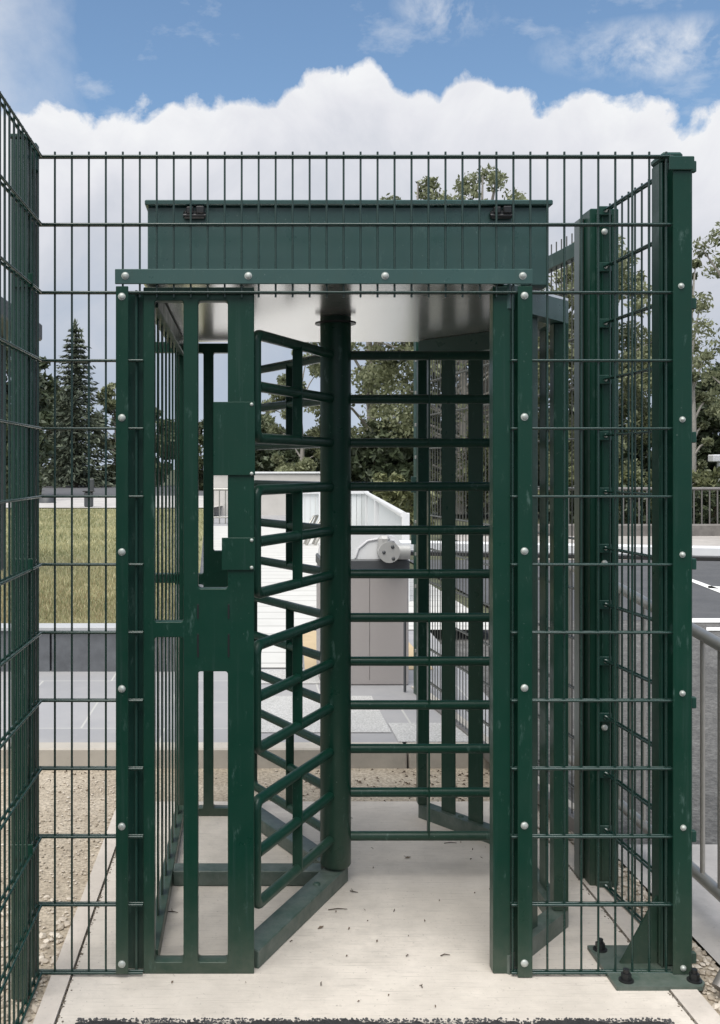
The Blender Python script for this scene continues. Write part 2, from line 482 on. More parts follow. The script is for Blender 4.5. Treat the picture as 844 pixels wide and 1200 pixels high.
def pf(r):
    k = r.rand()
    if k < .66:
        y = 2.3+2.5*r.rand()**1.7; x = -.585-r.rand()**1.2*.75*(.4+.6*(y < 3.6)+.25*r.rand()); 
        s = (.003+.015*r.rand()**3)*(1.1 if y < 3.5 else .42)
    elif k < .93:
        y = 1.6+2.9*r.rand(); x = 1.29+r.rand()*.13; s = .004+.012*r.rand()**2
    else:
        y = 4.48+.5*r.rand(); x = -1.6+2.9*r.rand(); s = .002+.005*r.rand()**2
    return x, y, -.008, s
pebbles('gravel', PEB, 5200, pf, 'sandy gravel with pale pebbles along the slab edge')
def af(r):
    x = -.46+1.6*r.rand(); y = 2.692-abs(r.randn())*.05; return x, y, .010, .0018+.0028*r.rand()
pebbles('asphalt_grit', simple('asphalt_stone', (.06, .06, .062), .9, 0, .6, 200), 2600, af, 'coarse dark grit along the ragged asphalt edge')

pebbles('joint_dirt', simple('joint_soil', (.13, .11, .085), .95, 0, .5, 90), 900, jf, 'dark soil and grit caught in the joints beside the slab')
# twigs and leaf bits on the slab
rng = random.Random(12)
def twig(px, py, ln, ang, kind='twig', label=None, z=.003, ground=0.0):
    d = (CAMZ-ground)*F/(py-PY); x = (px-PX)*d/F
    dx, dy = math.cos(ang)*ln/2, math.sin(ang)*ln/2
    mb = MB()
    if kind == 'twig':
        mid = Vector((x+rng.uniform(-.004, .004), d+rng.uniform(-.005, .005), z+.003+ground))
        mb.tube([(x-dx, d-dy, z+ground), mid, (x+dx, d+dy, z+.001+ground)], [.0016, .0019, .001], 5)
        if rng.random() < .5:
            mb.tube([mid, (mid.x+dy*.7, d+dx*.6+.008, z+.004+ground)], [.0013, .0008], 5)
        o = mb.build('twig', TWIG, origin=(x, d, ground))
        tag(o, label or 'thin dark twig lying on the pale concrete slab', 'twig', 'twigs scattered on the concrete')
    else:
        w = ln*.35
        mb.add([(x-dx, d-dy, ground+.002), (x-dy/ln*w, d+dx/ln*w, ground+.006), (x+dx, d+dy, ground+.004), (x+dy/ln*w, d-dx/ln*w, ground+.003)], [(0, 1, 2), (0, 2, 3)])
        o = mb.build('fallen_leaf', LEAFL, origin=(x, d, ground))
        tag(o, label or 'small curled brown leaf lying on the pale concrete slab', 'leaf', 'dead leaves scattered on the concrete')
twig(396, 1067, .065, .05, 'twig', 'longest dark twig on the slab beside the front floor beam')
twig(415, 1046, .03, -.5, 'twig', 'short twig on the slab just right of the rotor foot')
twig(522, 1121, .03, .1, 'twig', 'forked twig lying on the slab left of the right guard post')
twig(528, 989, .05, 0, 'twig', 'straight twig under the lowest bar of the right rotor wing')
twig(478, 1006, .03, .4, 'leaf', 'brown leaf behind the lowest right rotor bar, left one')
twig(442, 1104, .016, 1.2, 'leaf', 'dark round leaf bit alone in the middle of the slab')
twig(376, 1088, .03, .7, 'leaf', 'crumpled brown leaf beside the front floor beam')
twig(203, 1070, .035, -.3, 'twig', 'curved twig on the slab seen through the left slatted panel')
for i in range(44):
    px, py = [(rng.uniform(330, 575), rng.uniform(1000, 1130)), (rng.gauss(555, 22), rng.gauss(975, 14)), (rng.uniform(340, 590), rng.uniform(955, 1020)), (rng.uniform(110, 690), rng.uniform(1148, 1182))][(0, 1, 1, 2, 3, 0)[i % 6]]
    twig(px, py, rng.uniform(.006, .016), rng.uniform(0, 3), 'leaf' if rng.random() < .6 else 'twig')
# litter in the sand behind the slab
def lf(r):
    k = r.rand()
    if k < .5:
        x = .75+.65*r.rand(); y = 4.45+.5*r.rand()
    elif k < .7:
        x = .2+.7*r.rand(); y = 4.72+.12*r.randn()
    elif k < .9:
        x = 1.29+.04*r.randn(); y = 3.0+1.8*r.rand()
    else:
        x = -.62-.5*r.rand(); y = 4.6+.4*r.rand()
    return x, y, -.010, .002+r.rand()*.008, .004+r.rand()*.011
scatter_cards('leaf_litter', LEAFL, 520, lf, label='dry brown leaf litter on the sand behind the slab')

# ================================================================== TURNSTILE
ts = thing('turnstile', (CX, D0, 0), 'green full-height turnstile cage on a concrete slab with a housing box on top', 'turnstile')
px0, px1 = X(168), X(298)
holes = [(X(181), X(215), Z(729), Z(352)), (X(181), X(215), Z(1128), Z(747)),
         (X(232), X(267), Z(690), Z(352)), (X(232), X(267), Z(1128), Z(787))]
for sx in ():
    holes += [(X(sx-1.2), X(sx+1.2), Z(725), Z(708)), (X(sx-1.2), X(sx+1.2), Z(770), Z(743))]
fp = plate_holes('front_panel', GREEN, holes, (px0, px1, .0, 2.028), D0, D0+.045, ts)
rp = plate_holes('rear_panel', GREEN, holes, (px0, px1, .0, 2.028), DB, DB+.045, ts)
for a_, b_ in ((1.99, 2.035), (1.0, 1.04)): MB().box(px0-.12, px0-.002, DB, DB+.045, a_, b_).build('rear_bracket', GREEN, ts)
for sx in (232, 268):
    for a_, b_ in ((708, 725), (743, 770)):
        MB().box(X(sx-1.0), X(sx+1.0), D0-.0012, D0+.004, Z(b_), Z(a_), .0002).build('slot', BLACK, fp)
# cover plates on the front panel
def cover(xa, xb, ya, yb, name, rivets):
    o = MB().box(X(xa), X(xb), D0-.0065, D0-.001, Z(yb), Z(ya), .0012).build(name, GREEN, fp)
    return o
cover(250, 299, 471, 557, 'cover_plate', 0); cover(260, 299, 630, 668, 'cover_plate', 0)
for (rx, ry) in ((295, 474), (295, 555), (295, 633), (295, 665)):
    MB().dome((X(rx), D0-.0065, Z(ry)), (0, -1, 0), .0055, .004, 10, 3).build('rivet', ZINC, fp)
# side wall, left: rails and slats
for a_, b_ in ((0, .05), (1.975, 2.028)): MB().box(px0, px0+.04, D0+.047, DB-.002, a_, b_).build('side_rail', GREEN, ts)
for i in range(8):
    y = 3.00+.157*i+.06
    MB().box(px0+.015, px0+.020, y, y+.046, .05, 1.975, .0008).build('slat', GREEN, ts)
# floor beams
def beam(a, b, w, h, z0=.0, ea=0, eb=0):
    a = Vector((*a, 0)); b = Vector((*b, 0)); t = (b-a).normalized(); n = Vector((-t.y, t.x, 0))*w/2
    a2 = a-t*ea; b2 = b+t*eb
    L = (b2-a2).length
    M = Matrix.Translation((a2.x, a2.y, 0)) @ Matrix.Rotation(math.atan2(t.y, t.x), 4, 'Z')
    return MB().box(0, L, -w/2, w/2, z0, z0+h, .003, M)
for i, (q, nm) in enumerate([((.0, D0+.045), 1), ((px0+.04, CY), 1), ((.0, DB), 1)]):
    d = Vector((q[0]-CX, q[1]-CY)).normalized()
    st = (CX-d.x*.0, CY-d.y*.0)
    bz = .055-.0015*i
    if i == 1: st = (CX-.05, CY)
    if i == 2: st = (CX+.03*0, CY+.03)
    o = beam(st, q, .075, bz, 0.001*i, .03 if i == 0 else 0, -.002 if i != 0 else .0)
    ob = o.build('floor_beam', DUSTY, ts)
    bp = Vector((CX, CY))+d*(.17 if i != 1 else .35)
    if i != 1:
        MB().dome((bp.x, bp.y, bz+.001*i), (0, 0, 1), .014, .008, 12, 3).build('bolt', GREEN3, ob)
# guard cage, right
PL = [(.752, 2.96), (1.018, 3.26), (1.018, 3.94), (.752, 4.28)]
def poly_bar(PLs, w, z0, z1):
    mb = MB(); n = len(PLs); L = []; R = []
    for i, p in enumerate(PLs):
        p = Vector(p)
        t = Vector((0, 0))
        if i > 0: t += (p-Vector(PLs[i-1])).normalized()
        if i < n-1: t += (Vector(PLs[i+1])-p).normalized()
        t.normalize(); nn = Vector((-t.y, t.x))
        k = 1.0
        if 0 < i < n-1:
            k = 1/max(.5, nn.dot(Vector((-(p-Vector(PLs[i-1])).normalized().y, (p-Vector(PLs[i-1])).normalized().x))))
        L.append(p+nn*w/2*k); R.append(p-nn*w/2*k)
    vs = []; fs = []
    for l, r in zip(L, R): vs += [(l.x, l.y, z0), (l.x, l.y, z1), (r.x, r.y, z1), (r.x, r.y, z0)]
    for i in range(n-1):
        for k in range(4): fs.append((4*i+k, 4*i+(k+1) % 4, 4*i+4+(k+1) % 4, 4*i+4+k))
    fs += [(0, 1, 2, 3), (4*n-4, 4*n-3, 4*n-2, 4*n-1)]
    return mb.add(vs, fs)
gb = poly_bar(PL, .055, 0, .056).build('guard_base', DUSTY, ts)
for (q, ) in (((.86, 3.082),), ((.88, 4.115),)):
    MB().dome((q[0], q[1], .056), (0, 0, 1), .014, .008, 12, 3).build('bolt', GREEN3, gb)
poly_bar(PL, .055, 1.965, 2.036).build('guard_header', TEAL, ts)  # paler coat stands in for the light on this header
def seg_slats(a, b, ts_):
    a = Vector(a); b = Vector(b); t = (b-a).normalized()
    for k in ts_:
        p = a.lerp(b, k)
        M = Matrix.Translation((p.x, p.y, 0)) @ Matrix.Rotation(math.atan2(t.y, t.x), 4, 'Z')
        MB().box(-.036, .036, -.004, .004, .056, 1.965, .001, M).build('guard_slat', GREEN, ts)
seg_slats(PL[2], PL[3], (.34, .67)); seg_slats(PL[1], PL[2], (.25, .5, .75)); seg_slats(PL[0], PL[1], (.5,))
for p in PL[1:]:
    MB().box(p[0]-.024, p[0]+.024, p[1]-.024, p[1]+.024, .056, 1.965, .003).build('guard_post', GREEN, ts)
# front right post
MB().box(X(578), X(599), D0, D0+.045, 0, 2.03, .0025).build('front_post', GREEN, ts)
MB().box(X(599)+.001, X(613), D0+.02, D0+.045, .01, 2.02, .001).build('post_flange', GREEN, ts)
# ceiling sheet and housing
MB().prism([(px0, D0+.002), (.752, D0+.002), (1.045, 3.25), (1.045, 3.95), (.765, DB+.03), (px0, DB+.045)], 2.038, 2.046).build('ceiling_sheet', CEIL, ts)
hx0, hx1 = (173-PX)/386, (643.5-PX)/386
hs = MB().box(hx0, hx1, 3.03, 4.18, 2.047, 2.288, .004).build('housing', TEAL, ts)
lid = MB(); lid.box(hx0-.007, hx1+.007, 3.012, 4.20, 2.288, 2.304, .003); lid.build('housing_lid', TEAL, hs)
for lx in (228, 588):
    xx = (lx-PX)/388; l = MB()
    l.box(xx-.034, xx+.034, 3.012, 3.029, 2.248, 2.272, .006); l.box(xx-.025, xx-.003, 3.006, 3.02, 2.262, 2.282, .003); l.box(xx+.004, xx+.03, 3.006, 3.02, 2.262, 2.284, .003)
    l.tube([(xx-.034, 3.016, 2.256), (xx+.034, 3.016, 2.256)], .006, 8)
    l.build('latch', BLACK, hs)
# straps with bolts
def strap(x0, x1, z0, z1, bolts, parent, name='clamp_strap', y=D0-.022, mat=None, br=.0098):
    o = MB().box(x0, x1, y-.003, y+.003, z0, z1, .0015).build(name, mat or GREEN, parent)
    for (bx, bz) in bolts:
        b = MB(); b.tube([(bx, y-.003, bz), (bx, y-.0045, bz)], br*1.12, 16); b.dome((bx, y-.0045, bz), (random.uniform(-.12, .12), -1, random.uniform(-.12, .12)), br*random.uniform(.93, 1.03), .0045, 16, 4)
        b.build('bolt', ZINC, o)
    return o
strap(X(136), X(622), Z(334.5), Z(317), [(X(p), Z(325)) for p in (148, 291, 450, 610)], ts, 'header_strap', mat=TEAL)
by = (349, 490, 646, 805, 965, 1125)
strap(X(137), X(151.5), Z(1137), Z(337), [(X(144), Z(p)) for p in by], ts)
strap(X(604.5), X(621.5), Z(1141), Z(337), [(X(612), Z(p-1)) for p in by], ts)
# channel on the left behind the mesh ends
ch = MB(); ch.box(X(140), X(168)-.001, D0+.03, D0+.036, 0, 2.02, .001); ch.box(X(158), X(161), D0+.005, D0+.03, .0, 2.02, .001); ch.build('side_channel', GREEN3, ts)

# rotor
rot = thing('rotor_tmp', (0, 0, 0), None, None)
bpy.data.objects.remove(rot)
rc = MB(); n = 40
rc.tube([(CX, CY, .066), (CX, CY, .072), (CX, CY, 2.036)], [.052, .0555, .0555], n)
rc.tube([(CX, CY, .055), (CX, CY, .067)], .04, 24)
rotor = rc.build('rotor_column', GREEN, ts)
MB().tube([(CX, CY, 2.012), (CX, CY, 2.018)], .074, 32).build('collar', BLACK, rotor)
bz = lambda i: .167+.1575*(11-i)
for wa in (0, 180+63, 180-63):
    a = math.radians(wa); u = Vector((math.cos(a), math.sin(a), 0)); t = Vector((-u.y, u.x, 0)); c = Vector((CX, CY, 0))
    for g in range(4):
        zt, zm, zb = bz(3*g), bz(3*g+1), bz(3*g+2); R = .645; k = .026
        mb = MB(); pts = [c+u*.04+Vector((0, 0, zt)), c+u*(R-k)+Vector((0, 0, zt))]
        for j in range(1, 6):
            q = math.radians(90-18*j); pts.append(c+u*(R-k+k*math.cos(q))+Vector((0, 0, zt-k+k*math.sin(q))))
        for j in range(0, 5):
            q = math.radians(-18*j); pts.append(c+u*(R-k+k*math.cos(q))+Vector((0, 0, zb+k+k*math.sin(q))))
        pts += [c+u*(R-k)+Vector((0, 0, zb)), c+u*.04+Vector((0, 0, zb))]
        mb.tube(pts, .0168, 14)
        mb.tube([c+u*.04+Vector((0, 0, zm)), c+u*(R-.01)+Vector((0, 0, zm))], .0168, 14)
        M = Matrix.Translation(c+u*.335) @ Matrix.Rotation(a, 4, 'Z')
        mb.box(-.003, .003, -.0175, .0175, zb-.004, zt+.004, .001, M)
        mb.build('rotor_arm', GREEN, rotor)

# ================================================================== FENCES
def mesh_panel(name, segs_v, segs_h, label, group, dirv, org, wire=.0034, rod=.0042, mat=GREEN2):
    """segs_v: (s,z0,z1); segs_h: (s0,s1,z); s measured along dirv from org"""
    mb = MB(); dv = Vector((*dirv, 0)).normalized(); nv = Vector((-dv.y, dv.x, 0)); o = Vector((*org, 0))
    for s_, z0, z1 in segs_v:
        p = o+dv*s_; mb.tube([p+Vector((0, 0, z0)), p+Vector((0, 0, z1))], wire, 6)
    for s0, s1, z in segs_h:
        for sg in (-1, 1):
            a = o+dv*s0+nv*sg*(wire+rod-.0006); b = o+dv*s1+nv*sg*(wire+rod-.0006)
            mb.tube([a+Vector((0, 0, z)), b+Vector((0, 0, z))], rod, 6)
    ob = mb.build(name, mat, origin=o)
    tag(ob, label, 'fence panel', group)
    return ob
ZK = [.010+.2*k for k in range(13)]
FY = D0-.008
sv = []
xx = X(65)
while xx < 1.25:
    if xx < X(139) or xx > X(606): sv.append((xx, .004, 2.425))
    else: sv.append((xx, Z(349), 2.425))
    xx += .05
sv.append((X(153), Z(349), 2.425)) if False else None
sv.append((X(600), .01, 2.03))
sh = [(X(45), X(168), z) for z in ZK[:10]]+[(X(598), X(786), z) for z in ZK[:10]]+[(X(45), X(786), z) for z in ZK[10:]]
mesh_panel('wire_mesh_fence', sv, sh, 'front welded wire mesh panel cut out around the turnstile cage', 'green wire mesh fence panels', (1, 0), (0, FY))
mesh_panel('wire_mesh_fence', [(.05*i+.02, .004, 2.425) for i in range(50)], [(0, 2.5, z) for z in ZK],
           'wire mesh panel running toward the viewer along the left edge', 'green wire mesh fence panels', (0, -1), (-.612, D0-.01))
mesh_panel('wire_mesh_fence', [(.05*i+.04, .004, 2.425) for i in range(11)], [(0, .57, z) for z in ZK],
           'short wire mesh panel between the right corner post and the post behind', 'green wire mesh fence panels', (-.031, .56), (1.306, 2.975))
# left post
lp = thing('fence_post', (-.64, 2.81, 0), 'green fence post just outside the left mesh panel', 'fence post', 'green fence posts')
MB().box(-.664, -.619, 2.80, 2.86, 0, 2.42, .004).build('post', GREEN, lp)
MB().box(-.668, -.6155, 2.796, 2.864, 2.42, 2.432, .003).build('cap', GREEN, lp)
for z in (.4, 1.2, 2.0): MB().box(-.66, -.6, 2.793, 2.7985, z, z+.04, .001).build('clamp', GREEN, lp)
cs = thing('corner_strip', (-.62, D0, 0), 'narrow green corner profile joining the left and front mesh panels', 'fence post')
MB().box(-.634, -.6265, 2.925, 2.96, 0, 2.40, .001).build('angle_bar', GREEN3, cs)
MB().box(-.626, -.617, 2.952, 2.958, 0, 2.40, .001).build('cover_strip', GALVD, cs)
MB().box(-.640, -.612, 2.90, 2.935, 2.36, 2.44, .003).build('corner_clamp', GREEN3, cs)
for z in (1.22, 1.61, .8, .4): MB().dome((-.6215, 2.952, z), (0, -1, 0), .005, .004, 10, 3).build('bolt', ZINC, cs)

# right corner post
rpst = thing('fence_post', (1.25, 3.0, 0), 'green corner fence post on a bolted triangular footed base plate at the right', 'fence post', 'green fence posts')
MB().box(1.226, 1.30, 2.968, 3.03, .012, 2.405, .004).build('post', GREEN, rpst)
rbm = MB()
for a, b in ((1.228, 1.232), (1.2365, 1.240)): rbm.box(a, b, 2.958, 2.9675, .012, 2.40, .001)
rbm.box(1.302, 1.3155, 2.95, 3.07, .012, 2.38, .002)
rbm.build('groove_rib', GREEN3, rpst)
cp = MB(); cp.box(1.224, 1.287, 2.945, 3.035, 2.405, 2.428, .008); cp.build('cap', GREEN3, rpst)
stp = strap(X(784.5), X(806), .012, Z(190), [], rpst, 'clamp_strap', D0-.025)
for p in (196, 337, 492, 649, 810, 966, 1129):
    bx, bzz = X(795-1.5*(p < 400)+1*(p > 900)), Z(p); y = D0-.028
    b = MB(); b.tube([(bx, y, bzz), (bx, y-.002, bzz)], .0088, 14); b.dome((bx, y-.002, bzz), (0, -1, 0), .0068, .006, 12, 4)
    b.build('bolt', ZINC, stp)
MB().box(X(779), X(808), D0-.036, D0-.0285, Z(203), Z(187), .003).build('clamp', GREEN3, rpst)
for p in (196, 356, 512, 660, 822, 978, 1120):
    MB().box(1.3035, 1.320, 2.932, 2.949, Z(p+7), Z(p-6), .002).build('clamp', GREEN3, rpst)
bp = MB().prism([(1.055, 2.852), (1.30, 2.852), (1.318, 2.875), (1.318, 3.10), (1.062, 3.10), (1.030, 3.07), (1.030, 2.88)][:5]+[(1.055, 3.098)], .0, .012)
bpo = bp.build('base_plate', DUSTY, rpst)
for (bx, byy) in ((1.085, 3.07), (1.095, 2.885), (1.292, 2.885)):
    b = MB(); b.tube([(bx, byy, .012), (bx, byy, .016)], .021, 18); b.tube([(bx, byy, .016), (bx, byy, .034)], .0145, 6, smooth=False); b.tube([(bx, byy, .034), (bx, byy, .046)], .009, 10)
    b.build('anchor_bolt', BLACK, bpo)
g = MB(); g.add([(1.115, 2.985, .012), (1.225, 2.985, .012), (1.225, 2.985, .215), (1.115, 2.993, .012), (1.225, 2.993, .012), (1.225, 2.993, .215)],
                [(0, 1, 2), (3, 4, 5), (0, 1, 4, 3), (1, 2, 5, 4), (0, 2, 5, 3)])
g.build('gusset', GREEN, rpst)

# rear right post
q = thing('fence_post', (1.26, 3.6, 0), 'broad green fence post with a column of small clamps, behind the right corner', 'fence post', 'green fence posts')
MB().box(1.222, 1.325, 3.56, 3.67, 0, 2.42, .004).build('post', GREEN, q)
r_ = MB()
for a in (1.242, 1.262, 1.298): r_.box(a, a+.006, 3.553, 3.5595, 0, 2.40, .001)
r_.build('groove_rib', GREEN, q)
MB().box(1.204, 1.221, 3.62, 3.68, 0, 2.40, .003).build('steel_strip', simple('brushed_upright', (.09, .12, .105), .3, .6), q)
for k, z in enumerate(ZK):
    c_ = MB().box(1.250, 1.294, 3.543, 3.552, z-.018, z+.014, .002).build('clamp', GREEN3, q)
    MB().dome((1.272, 3.543, z-.002), (0, -1, 0), .007, .005, 12, 3).build('bolt', ZINC, c_)
for z in (2.335, 1.155, .57): MB().dome((1.271, 3.552, z), (0, -1, 0), .0115, .008, 14, 4).build('bolt', ZINC, q)

# open gate leaf beyond
G0 = Vector((1.345, 3.72, 0)); G1 = Vector((1.06, 6.25, 0)); gd = (G1-G0).normalized(); GL = (G1-G0).length
gt = thing('mesh_gate', G0, 'open green mesh gate leaf swung back beyond the right guard cage', 'gate')
MG = Matrix.Translation(G0) @ Matrix.Rotation(math.atan2(gd.y, gd.x), 4, 'Z')
MB().box(0, GL, -.02, .02, 2.33, 2.39, .003, MG).build('top_rail', GREEN, gt)
MB().box(0, GL, -.02, .02, .04, .10, .003, MG).build('bottom_rail', GALVD, gt)
MB().box(-.0, .04, -.021, .021, .101, 2.329, .003, MG).build('hinge_stile', GREEN, gt)
es = MB().box(GL-.06, GL, -.021, .021, .0, 2.60, .003, MG).build('end_stile', GREEN, gt)
for z in np.arange(.35, 2.5, .2): MB().box(GL-.066, GL-.0602, -.03, .03, z, z+.02, .001, MG).build('clip', GALV, es)
for z in (1.02, 1.34): MB().box(GL-.07, GL-.062, -.055, .055, z, z+.10, .003, MG).build('latch_plate', GREEN2, es)
MB().tube([MG @ Vector((GL+.02, .07, .09)), MG @ Vector((GL+.02, .07, .56))], .009, 8).build('drop_bolt', CHARC, gt)
wm = MB()
for i in range(int(GL/.05)-1):
    p = MG @ Vector((.06+.05*i, 0, 0)); wm.tube([p+Vector((0, 0, .10)), p+Vector((0, 0, 2.44))], .003, 5)
for z in np.arange(.21, 2.3, .2):
    for sg in (-.007, .007): wm.tube([MG @ Vector((.04, sg, z)), MG @ Vector((GL-.06, sg, z))], .004, 5)
wm.build('wire_infill', simple('worn_wire', (.10, .105, .095), .45, .3), gt)
for z in (.20, 2.235): 
    h = MB(); h.tube([MG @ Vector((-.02, .05, z)), MG @ Vector((.10, .05, z))], .036, 18); h.tube([MG @ Vector((-.04, .05, z)), MG @ Vector((-.02, .05, z))], .022, 14)
    h.build('hinge', CHARC, gt)
sheet('gate_plinth', [(1.33, 4.1), (1.37, 4.1), (1.12, 6.4), (1.05, 6.4)], .094, KERB, .15)

# galvanised railing at right
rl = thing('railing', (1.53, 3.2, 0), 'grey galvanised tube railing with upright bars outside the right fence', 'railing')
def rz(y): return .90+.09*min(1.2, (y-3.0))
top = [(1.53, 1.9, .80), (1.53, 3.0, .90), (1.53, 4.1, 1.0), (1.53, 4.75, 1.03)]
for j in range(1, 6):
    a = math.radians(18*j); top.append((1.53, 4.75+.09*math.sin(a), 1.03-.09+.09*math.cos(a)))
top.append((1.53, 4.84, .12))
MB().tube(top, .021, 14).build('handrail', GALV, rl)
MB().tube([(1.53, 1.9, .115), (1.53, 4.84, .115)], .021, 12).build('lower_rail', GALV, rl)
y = 1.98
while y < 4.8:
    zt = np.interp(y, [1.9, 3.0, 4.1, 4.75], [.80, .90, 1.0, 1.03])
    MB().tube([(1.53, y, .115), (1.53, y, zt)], .0085, 8).build('baluster', GALV, rl)
    y += .125
for y in (2.25, 3.245-.1, 4.2): 
    zt = np.interp(y, [1.9, 3.0, 4.1, 4.75], [.80, .90, 1.0, 1.03])
    MB().tube([(1.53, y, 0), (1.53, y, zt)], .017, 12).build('upright', GALV, rl)
MB().tube([(1.335, 2.82, .02), (1.53, 2.93, .235)], .024, 14).build('brace', GALVD, rl)

# ================================================================== BARRIER
bc = thing('boom_barrier', (.77, 6.5, .085), 'taupe boom barrier cabinet with white hood and long white boom arm', 'barrier')
MB().box(.48, 1.045, 6.46, 6.95, .085, .83, .01).build('cabinet', TAUPE, bc)
dr = MB(); dr.box(.79, .792, 6.4585, 6.4595, .12, .82, .0002); dr.build('door_seam', BLACK, bc)
MB().box(.475, 1.05, 6.45, 6.96, .832, .90, .008).build('dark_band', CHARC, bc)
hood = MB()
prof = [(.49, .901), (.50, .96), (.60, 1.045), (.70, 1.065), (.88, 1.065), (.96, 1.045), (1.035, .97), (1.045, .901)]
n = len(prof); vs = [(x, 6.47, z) for x, z in prof]+[(x, 6.94, z) for x, z in prof]
hood.add(vs, [tuple(range(n)), tuple(range(n, 2*n))]+[(i, (i+1) % n, n+(i+1) % n, n+i) for i in range(n)]); ho = hood.build('hood', WHITEP, bc)
hr = MB(); 
arc = [(.70+.0, .91), (.72, .97), (.78, 1.02), (.86, 1.035), (.95, 1.02), (.99, .96), (1.0, .91)]
hr.tube([(x, 6.468, z) for x, z in arc], .008, 8); hr.build('hood_moulding', simple('hood_grey', (.5, .5, .52), .4), ho)
hub = MB(); hub.tube([(.905, 6.36, .955), (.905, 6.46, .955)], .068, 24); 
hub.box(.84, .915, 6.37, 6.46, .96, 1.06, .02); hub.tube([(.90, 6.41, .955), (1.04, 6.41, .955)], .05, 16)
hubo = hub.build('arm_hub', HUBG, bc)
for (a, b) in ((.87, .955), (.93, .915), (.925, .99)): MB().dome((a, 6.36, b), (0, -1, 0), .012, .008, 10, 3).build('bolt', CHARC, hubo)
bm_ = MB(); M = Matrix.Translation((1.0, 6.70, .955)) @ Matrix.Rotation(math.radians(1.05), 4, 'Y')
MB().box(0, 4.6, -.035, .035, -.022, .052, .012, M).build('boom', WHITEP, bc)
MB().box(0.06, 4.6, -.03, .03, -.046, -.0225, .004, M).build('boom_rubber', RUBBER, bc)

# white boarding and bike racks
wb = thing('white_boarding', (2.0, 20, .085), 'white vertical-board hoarding angled behind the barrier cabinet', 'fence')
def board(a, b, ztop_a, ztop_b, n):
    for i in range(n):
        t0, t1 = i/n, (i+.93)/n
        p = Vector(a).lerp(Vector(b), t0); q_ = Vector(a).lerp(Vector(b), t1)
        za = ztop_a+(ztop_b-ztop_a)*t0
        d = (q_-p).normalized(); nn = Vector((-d.y, d.x))*.02
        MB().prism([(p.x, p.y), (q_.x, q_.y), (q_.x+nn.x, q_.y+nn.y), (p.x+nn.x, p.y+nn.y)], .09, za).build('board', HOARD, wb)
board((.95, 20), (2.4, 20), 1.0, 1.0, 14); board((2.4, 20), (1.68, 10.5), 1.0, .99, 34)
c_ = MB(); c_.box(.93, 2.42, 19.95, 19.985, .97, 1.03, .004); c_.build('capping', WHITEP, wb)
tp = MB(); tp.tube([(2.36, 19.9, 1.0), (1.64, 10.45, 1.0)], .035, 8); tp.build('capping', WHITEP, wb)
for (x, yv) in ((1.46, 19.9), (2.38, 19.88), (2.06, 15.9), (1.66, 10.5)): MB().box(x-.04, x+.04, yv-.05, yv, .09, 1.02, .005).build('board_post', WHITEP, wb)
for i in range(4):
    x = 1.02+.13*i*1.2
    k = MB(); k.tube([(x-.12, 18, .09), (x+.18, 18, .62), (x+.26, 18.2, .62), (x+.02, 18.3, .09)], .022, 8)
    o = k.build('bike_rack', GALV, origin=(x, 18, .09)); tag(o, ['leftmost', 'second', 'third', 'rightmost'][i]+' slanted steel bike stand in front of the white boarding', 'bike rack', 'bike stands by the white boarding')
wl = MB().box(-1.15, 2.9, 29.6, 30.0, .0, 1.31, .02).build('low_wall', STONE_W, origin=(0, 30, 0)); tag(wl, 'long low pale rendered wall at the back of the paving', 'wall')
tg = MB().box(-1.2, 2.92, 29.55, 30.05, 1.315, 1.37, .01).build('coping', WHITEP, wl)
# little fence left behind panel
fn = thing('garden_railing', (-.9, 25, .09), 'thin pale railing at the far end of the paving behind the slatted panel', 'railing')
MB().tube([(-1.0, 25, .95), (.2, 25, .95)], .03, 8).build('handrail', GALV, fn)
MB().tube([(-1.0, 25, .25), (.2, 25, .25)], .02, 8).build('lower_rail', GALV, fn)
for i in range(9): MB().tube([(-1.0+.15*i, 25, .09), (-1.0+.15*i, 25, .95)], .016, 6).build('baluster', GALV, fn)

# bin on the lawn side path
bn = thing('litter_bin', at(104, 594, 28.6), 'dark grey litter bin on a post at the far edge of the lawn', 'bin')
b0 = at(104, 594, 28.6)
MB().box(b0.x-.12, b0.x+.12, b0.y-.1, b0.y+.12, .37, .80, .03).build('bin_body', CHARC, bn)
MB().box(b0.x-.02, b0.x+.14, b0.y-.02, b0.y+.10, .80, 1.18, .02).build('bin_post', CHARC, bn)
MB().box(b0.x-.16, b0.x+.16, b0.y-.13, b0.y+.15, .80, .84, .01).build('bin_lid', BLACK, bn)
# small rock by the path
rk = at(55, 580, 32); r0 = MB().dome((rk.x, rk.y, .36), (0, 0, 1), .3, .3, 9, 3).build('boulder', CHARC, origin=(rk.x, rk.y, .36)); tag(r0, 'dark low boulder beside the path at the left', 'boulder')

# far railing on the right
fr = thing('street_railing', (9.5, 21, 0), 'brown-grey street railing in front of the shrubs at the right', 'railing')
FX0, FX1 = 5.6, 16.0
MB().tube([(FX0, 21, 1.05), (FX1, 21, 1.05)], .035, 8).build('handrail', GALVD, fr)
MB().tube([(FX0, 21, .16), (FX1, 21, .16)], .03, 8).build('lower_rail', GALVD, fr)
for i in range(62):
    x = FX0+.165*i; MB().tube([(x, 21, .15), (x, 21, 1.05)], .016, 6).build('baluster', GALVD, fr)
fw = MB().box(4.6, 16, 20.2, 20.5, 0, .34, .02).build('low_stone_wall', simple('rubble', (.16, .15, .14), .9, 0, .6, 6, .6, 12), origin=(10, 20.3, 0)); tag(fw, 'low dark stone wall beneath the street railing', 'wall')
